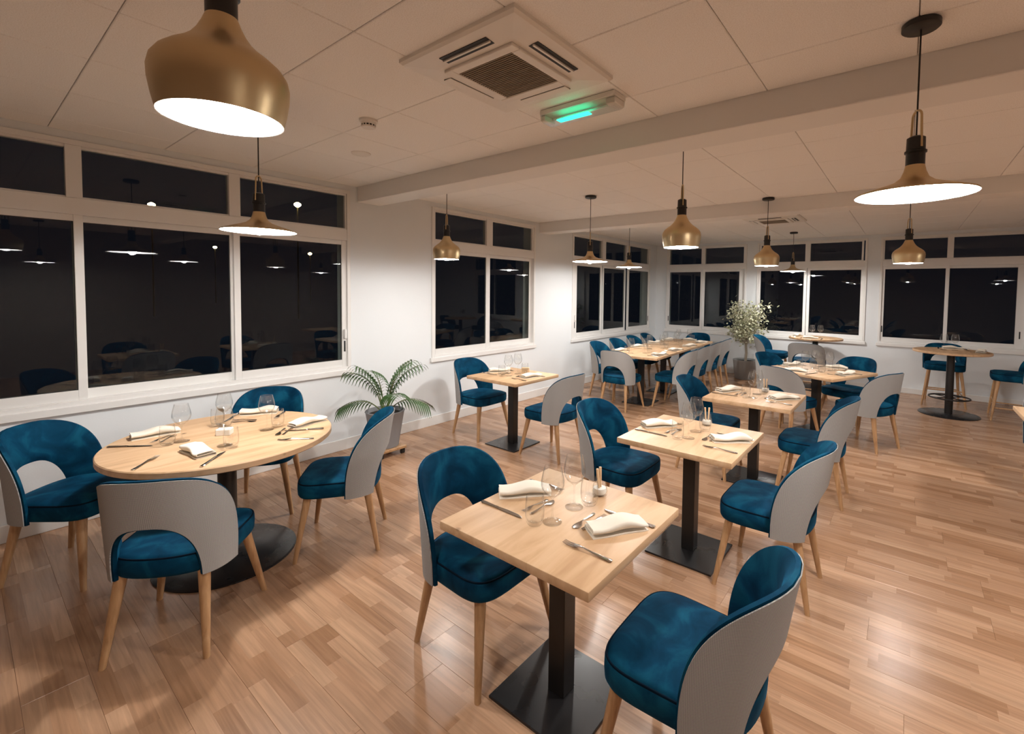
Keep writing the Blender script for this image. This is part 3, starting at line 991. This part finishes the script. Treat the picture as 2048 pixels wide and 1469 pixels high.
def place(tx, ty, dx, dy, e, where, z=ZT, nap=0.0, dessert=True, tum=True, jit=0.5, nap_at=None, wine=True, kr=0.132):
    """place setting; (dx,dy) = diner's facing, e = distance from table centre to the diner's edge"""
    rx, ry = dy, -dx
    ang = math.atan2(dy, dx)
    def P(f, r):
        f += prng.uniform(-0.008, 0.008) * jit
        r += prng.uniform(-0.008, 0.008) * jit
        return (tx + dx * f + rx * r, ty + dy * f + ry * r, z)
    def put(name, me, f, r, rot, label, cat, zz=0.0):
        o = add(name, me, None, P(f, r), ang + rot + prng.uniform(-0.06, 0.06) * jit)
        o.location.z += zz
        tag(o, label + ', ' + where, cat, cat + ' settings')
        return o
    # nap = heading of the napkin's long side in the room, degrees; nap_at = its place relative to the table centre
    o = put('napkin', NAP[prng.randrange(4)], -e + 0.098, -0.035, math.radians(nap) - ang, 'folded cream linen napkin', 'napkin')
    if nap_at:
        o.location.x, o.location.y = tx + nap_at[0], ty + nap_at[1]
    put('dinner_knife', ME['knife'], -e + 0.012, kr, 0.0, 'steel table knife', 'knife')
    put('dinner_fork', ME['fork'], -e + 0.022, -0.172, 0.0, 'steel table fork', 'fork')
    if dessert:
        put('dessert_spoon', ME['spoon'], -e + 0.252, 0.085, PI / 2, 'small steel dessert spoon', 'spoon')
        put('dessert_fork', ME['dfork'], -e + 0.222, -0.06, -PI / 2 - 0.1, 'small steel dessert fork', 'fork')
    if wine:
        put('wine_glass', ME['wine'], -e + 0.357, 0.082, 0, 'clear stemmed wine glass', 'glass')
    if tum:
        put('water_tumbler', ME['tumbler'], -e + 0.312, 0.140, 0, 'clear water tumbler', 'glass')
for (tx, ty), nm, wa, ea in ((T1, 'frontmost square table', 46, 56), (T2, 'second square table', 53, 38), (T3, 'third square table', 62, 52), (T5, 'square table by the palm', 58, 80)):
    place(tx, ty, 1, 0, 0.352, 'left place of the ' + nm, nap=wa, nap_at=(-0.250, 0.045))
    place(tx, ty, -1, 0, 0.352, 'right place of the ' + nm, nap=ea, nap_at=(0.232, 0.030))
for (dx, dy), nm in (((U.x, U.y), 'far left'), ((V.x, V.y), 'near left'), ((-V.x, -V.y), 'far right'), ((-U.x, -U.y), 'near right')):
    place(T4[0], T4[1], dx, dy, 0.45, nm + ' place of the turned square table', nap=66 if abs(dx) > 0.7 else 0, dessert=False)
for (dx, dy), nm, na, at in (((0.66, 0.75), 'left', 86, (-0.33, -0.27)), ((-0.741, 0.671), 'front', 8, (0.23, -0.21)), ((-0.626, -0.78), 'right', 103, (0.128, 0.43)), ((0.79, -0.613), 'back', 60, (-0.40, 0.33))):
    l = math.hypot(dx, dy)
    place(RT[0], RT[1], dx / l, dy / l, 0.555, nm + ' place of the round table', nap=na, nap_at=at, dessert=nm != 'front', kr=0.03 if nm == 'right' else 0.132)
for k in range(4):
    cy_ = lt0 + ldir * (0.35 + 0.70 * k)
    place(cy_.x, cy_.y, lrt.x, lrt.y, 0.43, '%s window-side place of the long table' % ords[k], nap=70, dessert=False)
    place(cy_.x, cy_.y, -lrt.x, -lrt.y, 0.43, '%s room-side place of the long table' % ords[k], nap=70, dessert=False)
c = lt0 + ldir * 2.40
place(c.x, c.y, -ldir.x, -ldir.y, 0.41, 'far end place of the long table', nap=5, dessert=False, tum=False, wine=False)
for (tx, ty), dirs in ((HT1, (((1, 0), 'left place of the left bar table'), ((0, 1), 'near place of the left bar table'))), (HT2, (((0, -1), 'back place of the right bar table'), ((-1, 0), 'right place of the right bar table')))):
    for (dx, dy), nm in dirs:
        place(tx, ty, dx, dy, 0.40, nm, z=ZH, nap=80 if dx else 10, dessert=False, tum=False)

# small jars with wooden sticks, and a small white block on the round table
jar_me = MB().lathe([(0.026, 0), (0.033, 0.004), (0.036, 0.02), (0.032, 0.042), (0.027, 0.052), (0.0255, 0.052), (0.030, 0.040), (0.033, 0.02), (0.028, 0.008), (0.002, 0.007)], 22, cap0=True, cap1=True).mesh('jar', M['glass'], 70)
salt_me = MB().lathe([(0.027, 0.0085), (0.031, 0.02), (0.028, 0.034)], 20, cap0=True, cap1=True).mesh('white_filling', M['wax'], 60)
def jar(x, y, nm):
    t = thing('condiment_jar', 'small glass jar with white filling and two wooden sticks on the ' + nm, 'jar', (x, y, ZT), prng.uniform(0, 3), 'jars with sticks')
    add('jar', jar_me, t)
    add('white_filling', salt_me, t)
    for k in (-1, 1):
        add('stick', MB().tube([(0.008 * k, 0, 0.03), (0.014 * k, 0.006, 0.122)], [0.0045, 0.006], 8).mesh('stick', M['stick'], 60), t)
jar(T1[0] + 0.02, T1[1] + 0.25, 'frontmost square table')
jar(T2[0] + 0.0, T2[1] + 0.28, 'second square table')
jar(T3[0] + 0.03, T3[1] + 0.24, 'third square table')
tag(add('card_block', MB().box(-0.04, 0.04, -0.028, 0.028, 0, 0.04, 0.004).mesh('card_block', M['wax']), None, (RT[0] - 0.03, RT[1] + 0.0, ZT), 0.9), 'small white block standing in the middle of the round table', 'block')
tag(add('card_block', MB().box(-0.045, 0.045, -0.025, 0.025, 0, 0.055, 0.003).mesh('card_block', M['stick']), None, (T5[0] + 0.0, T5[1] + 0.2, ZT), 0.7), 'small wooden block on the square table by the palm', 'block')

# ------------------------------------------------------------------ ceiling fittings
def cassette(x, y, label):
    t = thing('ceiling_air_conditioner', label, 'air conditioner', (x, y, ZC), 0, 'ceiling air conditioners')
    h = 0.355
    mb = MB().rings([[(sx * q, sy * q, z) for sx, sy in ((-1, -1), (1, -1), (1, 1), (-1, 1))] for q, z in ((h, 0.0), (h, -0.016), (h - 0.012, -0.026), (0.235, -0.034))])
    add('panel', mb.mesh('panel', M['plastic']), t)
    f_ = add('intake_frame', None, t)
    mb = MB()
    for a in range(4):
        c_, s_ = [(1, 0), (0, 1), (-1, 0), (0, -1)][a]
        def R_(px, py):
            return (px * c_ - py * s_, px * s_ + py * c_)
        p, q = R_(-0.212, 0.165), R_(0.165, 0.212)
        mb.box(min(p[0], q[0]), max(p[0], q[0]), min(p[1], q[1]), max(p[1], q[1]), -0.047, -0.033, 0.003)
    bpy.data.objects.remove(f_)
    f_ = add('intake_frame', mb.mesh('intake_frame', M['plastic']), t)
    add('filter', MB().box(-0.166, 0.166, -0.166, 0.166, -0.036, -0.033).mesh('filter', M['grille']), t)
    slat = MB().box(-0.165, 0.165, -0.0022, 0.0022, -0.045, -0.035).mesh('slat', M['grille'])
    for k in range(24):
        add('slat', slat, f_, (0, -0.158 + k * 0.01374, 0))
    slot = MB().box(-0.145, 0.145, -0.026, 0.026, -0.0335, -0.0295).mesh('air_slot', M['gasket'])  # thin dark box in place of an opening; its shade is in the colour
    louv = MB().box(-0.143, 0.143, -0.004, 0.006, -0.040, -0.033).mesh('louver', M['plastic'])
    flap = MB().box(-0.146, 0.146, -0.022, 0.024, -0.0375, -0.0335, 0.001).mesh('louver', M['plastic'])
    for a in range(4):
        an = a * PI / 2
        s = add('air_slot', slot, t, (-math.sin(an) * 0.268, math.cos(an) * 0.268, 0), an)
        add('louver', louv if a > 1 else flap, s)
    return t
cassette(-1.525, 1.63, 'square white ceiling air conditioner cassette above the front tables')
cassette(-1.52, 7.08, 'distant square ceiling air conditioner cassette beyond the far beam')
t = thing('exit_light', 'oblong emergency exit light with a green glowing panel on the ceiling', 'exit light', (-1.485, 2.175, ZC), 0.0)
add('housing', MB().box(-0.25, 0.25, -0.062, 0.062, -0.030, 0, 0.008, 2).mesh('housing', M['plastic']), t)
add('cover', MB().rings([[(sx, sy, z) for sx, sy in ((-q, -w), (q, -w), (q, w), (-q, w))] for q, w, z in ((0.247, 0.058, -0.030), (0.245, 0.054, -0.058), (0.235, 0.040, -0.072))]).mesh('cover', M['cover']), t)
add('tube', MB().tube([(-0.20, 0.012, -0.045), (0.20, 0.012, -0.045)], 0.008, 10).mesh('tube', M['shade_in'], 60), t)
add('end_cap', MB().box(0.19, 0.247, -0.05, 0.05, -0.062, -0.030, 0.004).mesh('end_cap', M['plastic']), t)
add('end_cap', MB().box(-0.247, -0.215, -0.05, 0.05, -0.062, -0.030, 0.004).mesh('end_cap', M['plastic']), t)
add('green_panel', MB().box(-0.135, 0.075, -0.046, -0.004, -0.0765, -0.0722).mesh('green_panel', M['green']), t)
t = thing('smoke_detector', 'small white smoke detector with dark vents on the ceiling', 'smoke detector', (-2.697, 1.611, ZC))
add('body', MB().lathe([(0.055, 0), (0.055, -0.012), (0.046, -0.016), (0.044, -0.030)], 28, cap0=True, cap1=True).mesh('body', M['plastic'], 40), t)
add('vent_ring', MB().lathe([(0.041, -0.030), (0.041, -0.040)], 28, cap0=True, cap1=True).mesh('vent_ring', M['gasket'], 40), t)
vb = MB().box(0.039, 0.044, -0.003, 0.003, -0.041, -0.029).mesh('vent_bar', M['plastic'])
for k in range(14):
    add('vent_bar', vb, t, (0, 0, 0), k * 2 * PI / 14)
add('cap', MB().lathe([(0.043, -0.040), (0.040, -0.048), (0.026, -0.052)], 28, cap0=True, cap1=True).mesh('cap', M['plastic'], 40), t)
tag(add('ceiling_cover_disc', MB().lathe([(0.072, 0), (0.072, -0.004), (0.066, -0.008)], 32, cap0=True, cap1=True).mesh('ceiling_cover_disc', M['plastic'], 40), None, (-3.404, 1.969, ZC)), 'flat round white cover plate on the ceiling', 'cover plate')
t = thing('wall_socket', 'small white wall socket low on the left wall behind the palm table', 'socket', (XL, 5.75, 0.30))
add('plate', MB().box(0, 0.010, -0.04, 0.04, -0.04, 0.04, 0.003).mesh('plate', M['plastic']), t)
add('outlet', MB().box(0.0095, 0.012, -0.02, 0.02, -0.02, 0.02, 0.002).mesh('outlet', M['trim']), t)

# ------------------------------------------------------------------ plants
def frond(parent, base, azim, length, lift, droop, n=22, leaf=0.22):
    mb = MB()
    pts = []
    for k in range(n + 1):
        u = k / n
        r = length * (u * 0.9) * math.cos(lift) ** (1 - 0.6 * u)
        z = length * math.sin(lift) * u * 1.25 - droop * u * u * length
        pts.append(Vector((math.cos(azim) * r, math.sin(azim) * r, z)))
    mb.tube(pts, [0.006 * (1 - 0.8 * k / n) + 0.001 for k in range(n + 1)], 5)
    st = add('frond', mb.mesh('frond', M['stem'], 60), parent, base)
    bm = bmesh.new()
    for k in range(int(n * 0.34), n + 1):
        u = k / n
        t = (pts[min(k + 1, n)] - pts[k - 1]).normalized()
        side = t.cross(Vector((0, 0, 1))).normalized()
        ll = leaf * (0.55 + 0.55 * math.sin(PI * min(1, (u - 0.25) / 0.85)))
        for s_ in (-1, 1):
            d = (side * s_ * 0.78 + t * 0.60 + Vector((0, 0, 0.18))).normalized()
            wd_ = Vector((0, 0, 1)).cross(d).normalized()
            prev = None
            for q in range(5):
                f_ = q / 4
                p = pts[k] + d * ll * f_ * (1 - 0.18 * f_) - Vector((0, 0, ll * 0.62 * f_ * f_))
                hw = 0.0080 * math.sin(PI * (0.12 + 0.86 * f_)) + 0.0006
                cur = (bm.verts.new(p - wd_ * hw), bm.verts.new(p + wd_ * hw))
                if prev:
                    bm.faces.new((prev[0], prev[1], cur[1], cur[0]))
                prev = cur
    me = bpy.data.meshes.new('leaflets')
    bm.to_mesh(me)
    bm.free()
    me.materials.append(M['palm'])
    add('leaflets', me, st)
PX, PY = -4.14, 2.64
t = thing('potted_palm', 'green feathery palm in a grey pot on the floor by the window wall', 'plant', (PX, PY, 0))
add('pot', MB().lathe([(0.125, 0.085), (0.13, 0.087), (0.185, 0.43), (0.192, 0.44), (0.188, 0.447), (0.176, 0.447), (0.17, 0.40)], 36, cap0=True).mesh('pot', M['pot'], 40), t)
add('soil', MB().lathe([(0.174, 0.405), (0.02, 0.415)], 24, cap1=True, cap0=True).mesh('soil', M['soil'], 60), t)
st = add('plant_trolley', MB().box(-0.15, 0.15, -0.15, 0.15, 0.055, 0.083, 0.004).mesh('plant_trolley', M['leg']), t)
for sx in (-1, 1):
    for sy in (-1, 1):
        add('castor', MB().box(sx * 0.12 - 0.012, sx * 0.12 + 0.012, sy * 0.12 - 0.026, sy * 0.12 + 0.026, 0.0, 0.055, 0.008).mesh('castor', M['black']), st)
for az, ln, lift, dr in ((240, 0.62, 1.34, 0.52), (37, 0.64, 1.34, 0.45), (300, 0.62, 1.40, 0.45), (80, 0.62, 1.44, 0.42), (242, 0.48, 0.84, 0.72), (40, 0.50, 0.80, 0.70), (345, 0.54, 1.05, 0.62), (265, 0.58, 1.40, 0.36), (20, 0.62, 1.38, 0.36)):
    a = math.radians(az)
    frond(t, (0.02 * math.cos(a), 0.02 * math.sin(a), 0.41), a, ln, lift, dr, n=17, leaf=0.22)

TX, TY = -2.47, 9.43
t = thing('potted_fig_tree', 'leafy variegated fig tree in a pale pot in front of the end windows', 'plant', (TX, TY, 0))
add('pot', MB().lathe([(0.18, 0), (0.185, 0.005), (0.22, 0.36), (0.225, 0.37), (0.21, 0.37), (0.205, 0.33)], 36, cap0=True).mesh('pot', M['potpale'], 40), t)
add('soil', MB().lathe([(0.207, 0.335), (0.02, 0.345)], 24, cap0=True, cap1=True).mesh('soil', M['soil'], 60), t)
pr = random.Random(5)
tips = []
trunk = MB()
trunk.tube([(0, 0, 0.33), (0.01, 0.0, 0.5), (-0.005, 0.01, 0.66), (0.01, 0, 0.80)], [0.016, 0.014, 0.012, 0.010], 8)
trunk.tube([(0.02, 0.01, 0.33), (0.035, 0.0, 0.5), (0.02, 0.01, 0.68), (0.05, 0, 0.84)], [0.012, 0.011, 0.010, 0.008], 8)
for k in range(26):
    az = k * 2.399
    r = pr.uniform(0.12, 0.38)
    z1 = pr.uniform(0.78, 1.46)
    p0 = Vector((0.0, 0.0, pr.uniform(0.62, 0.8)))
    p2 = Vector((math.cos(az) * r, math.sin(az) * r * 0.6 - 0.02, z1))
    p1 = p0.lerp(p2, 0.5) + Vector((0, 0, 0.08))
    trunk.tube([p0, p1, p2], [0.006, 0.004, 0.002], 5)
    tips += [p1, p2, p1.lerp(p2, 0.5)]
add('trunk', trunk.mesh('trunk', M['bark'], 60), t)
bm = bmesh.new()
for q in range(2100):
    c = pr.choice(tips) + Vector((pr.gauss(0, 0.065), pr.gauss(0, 0.055), pr.gauss(0, 0.062)))
    if c.y > 0.33:
        c.y = 0.33 - pr.random() * 0.1
    d = Vector((pr.gauss(0, 1), pr.gauss(0, 1), pr.gauss(-0.5, 0.6))).normalized()
    w_ = d.cross(Vector((pr.gauss(0, 1), pr.gauss(0, 1), 1))).normalized()
    ll, ww = pr.uniform(0.045, 0.075), pr.uniform(0.013, 0.022)
    v = [bm.verts.new(p) for p in (c, c + d * ll * 0.45 + w_ * ww, c + d * ll, c + d * ll * 0.45 - w_ * ww)]
    bm.faces.new(v)
me = bpy.data.meshes.new('foliage')
bm.to_mesh(me)
bm.free()
me.materials.append(M['ficus'])
o = add('foliage', me, t)
o['kind'] = 'stuff'

# ------------------------------------------------------------------ street lamps outside, seen through the dark panes
def street_lamp(px, py, hgt, label):
    dx, dy = (px - PPX) / F_PX, (py - PPY) / F_PX
    ray = r2 * dx + d2 * dy + fwd
    k = (hgt - EYE) / ray.z
    x, y = ray.x * k, ray.y * k
    t = thing('street_lamp', label, 'street lamp', (x, y, 0), 0, 'street lamps outside')
    add('pole', MB().tube([(0, 0, 0), (0, 0, hgt + 0.1)], [0.05, 0.03], 8).mesh('pole', M['gasket'], 60), t)
    add('lantern', MB().lathe([(0.05, hgt - 0.12), (0.16, hgt - 0.03), (0.16, hgt + 0.05), (0.05, hgt + 0.12)], 12, cap0=True, cap1=True).mesh('lantern', M['street'], 60), t)
street_lamp(303, 410, 6.0, 'amber street lamp shining through the top light of the big window')
street_lamp(430, 495, 5.5, 'amber street lamp shining through the middle lower pane')
street_lamp(595, 410, 6.0, 'amber street lamp shining above the disc lamp')
street_lamp(620, 508, 5.0, 'amber street lamp shining through the right lower pane')
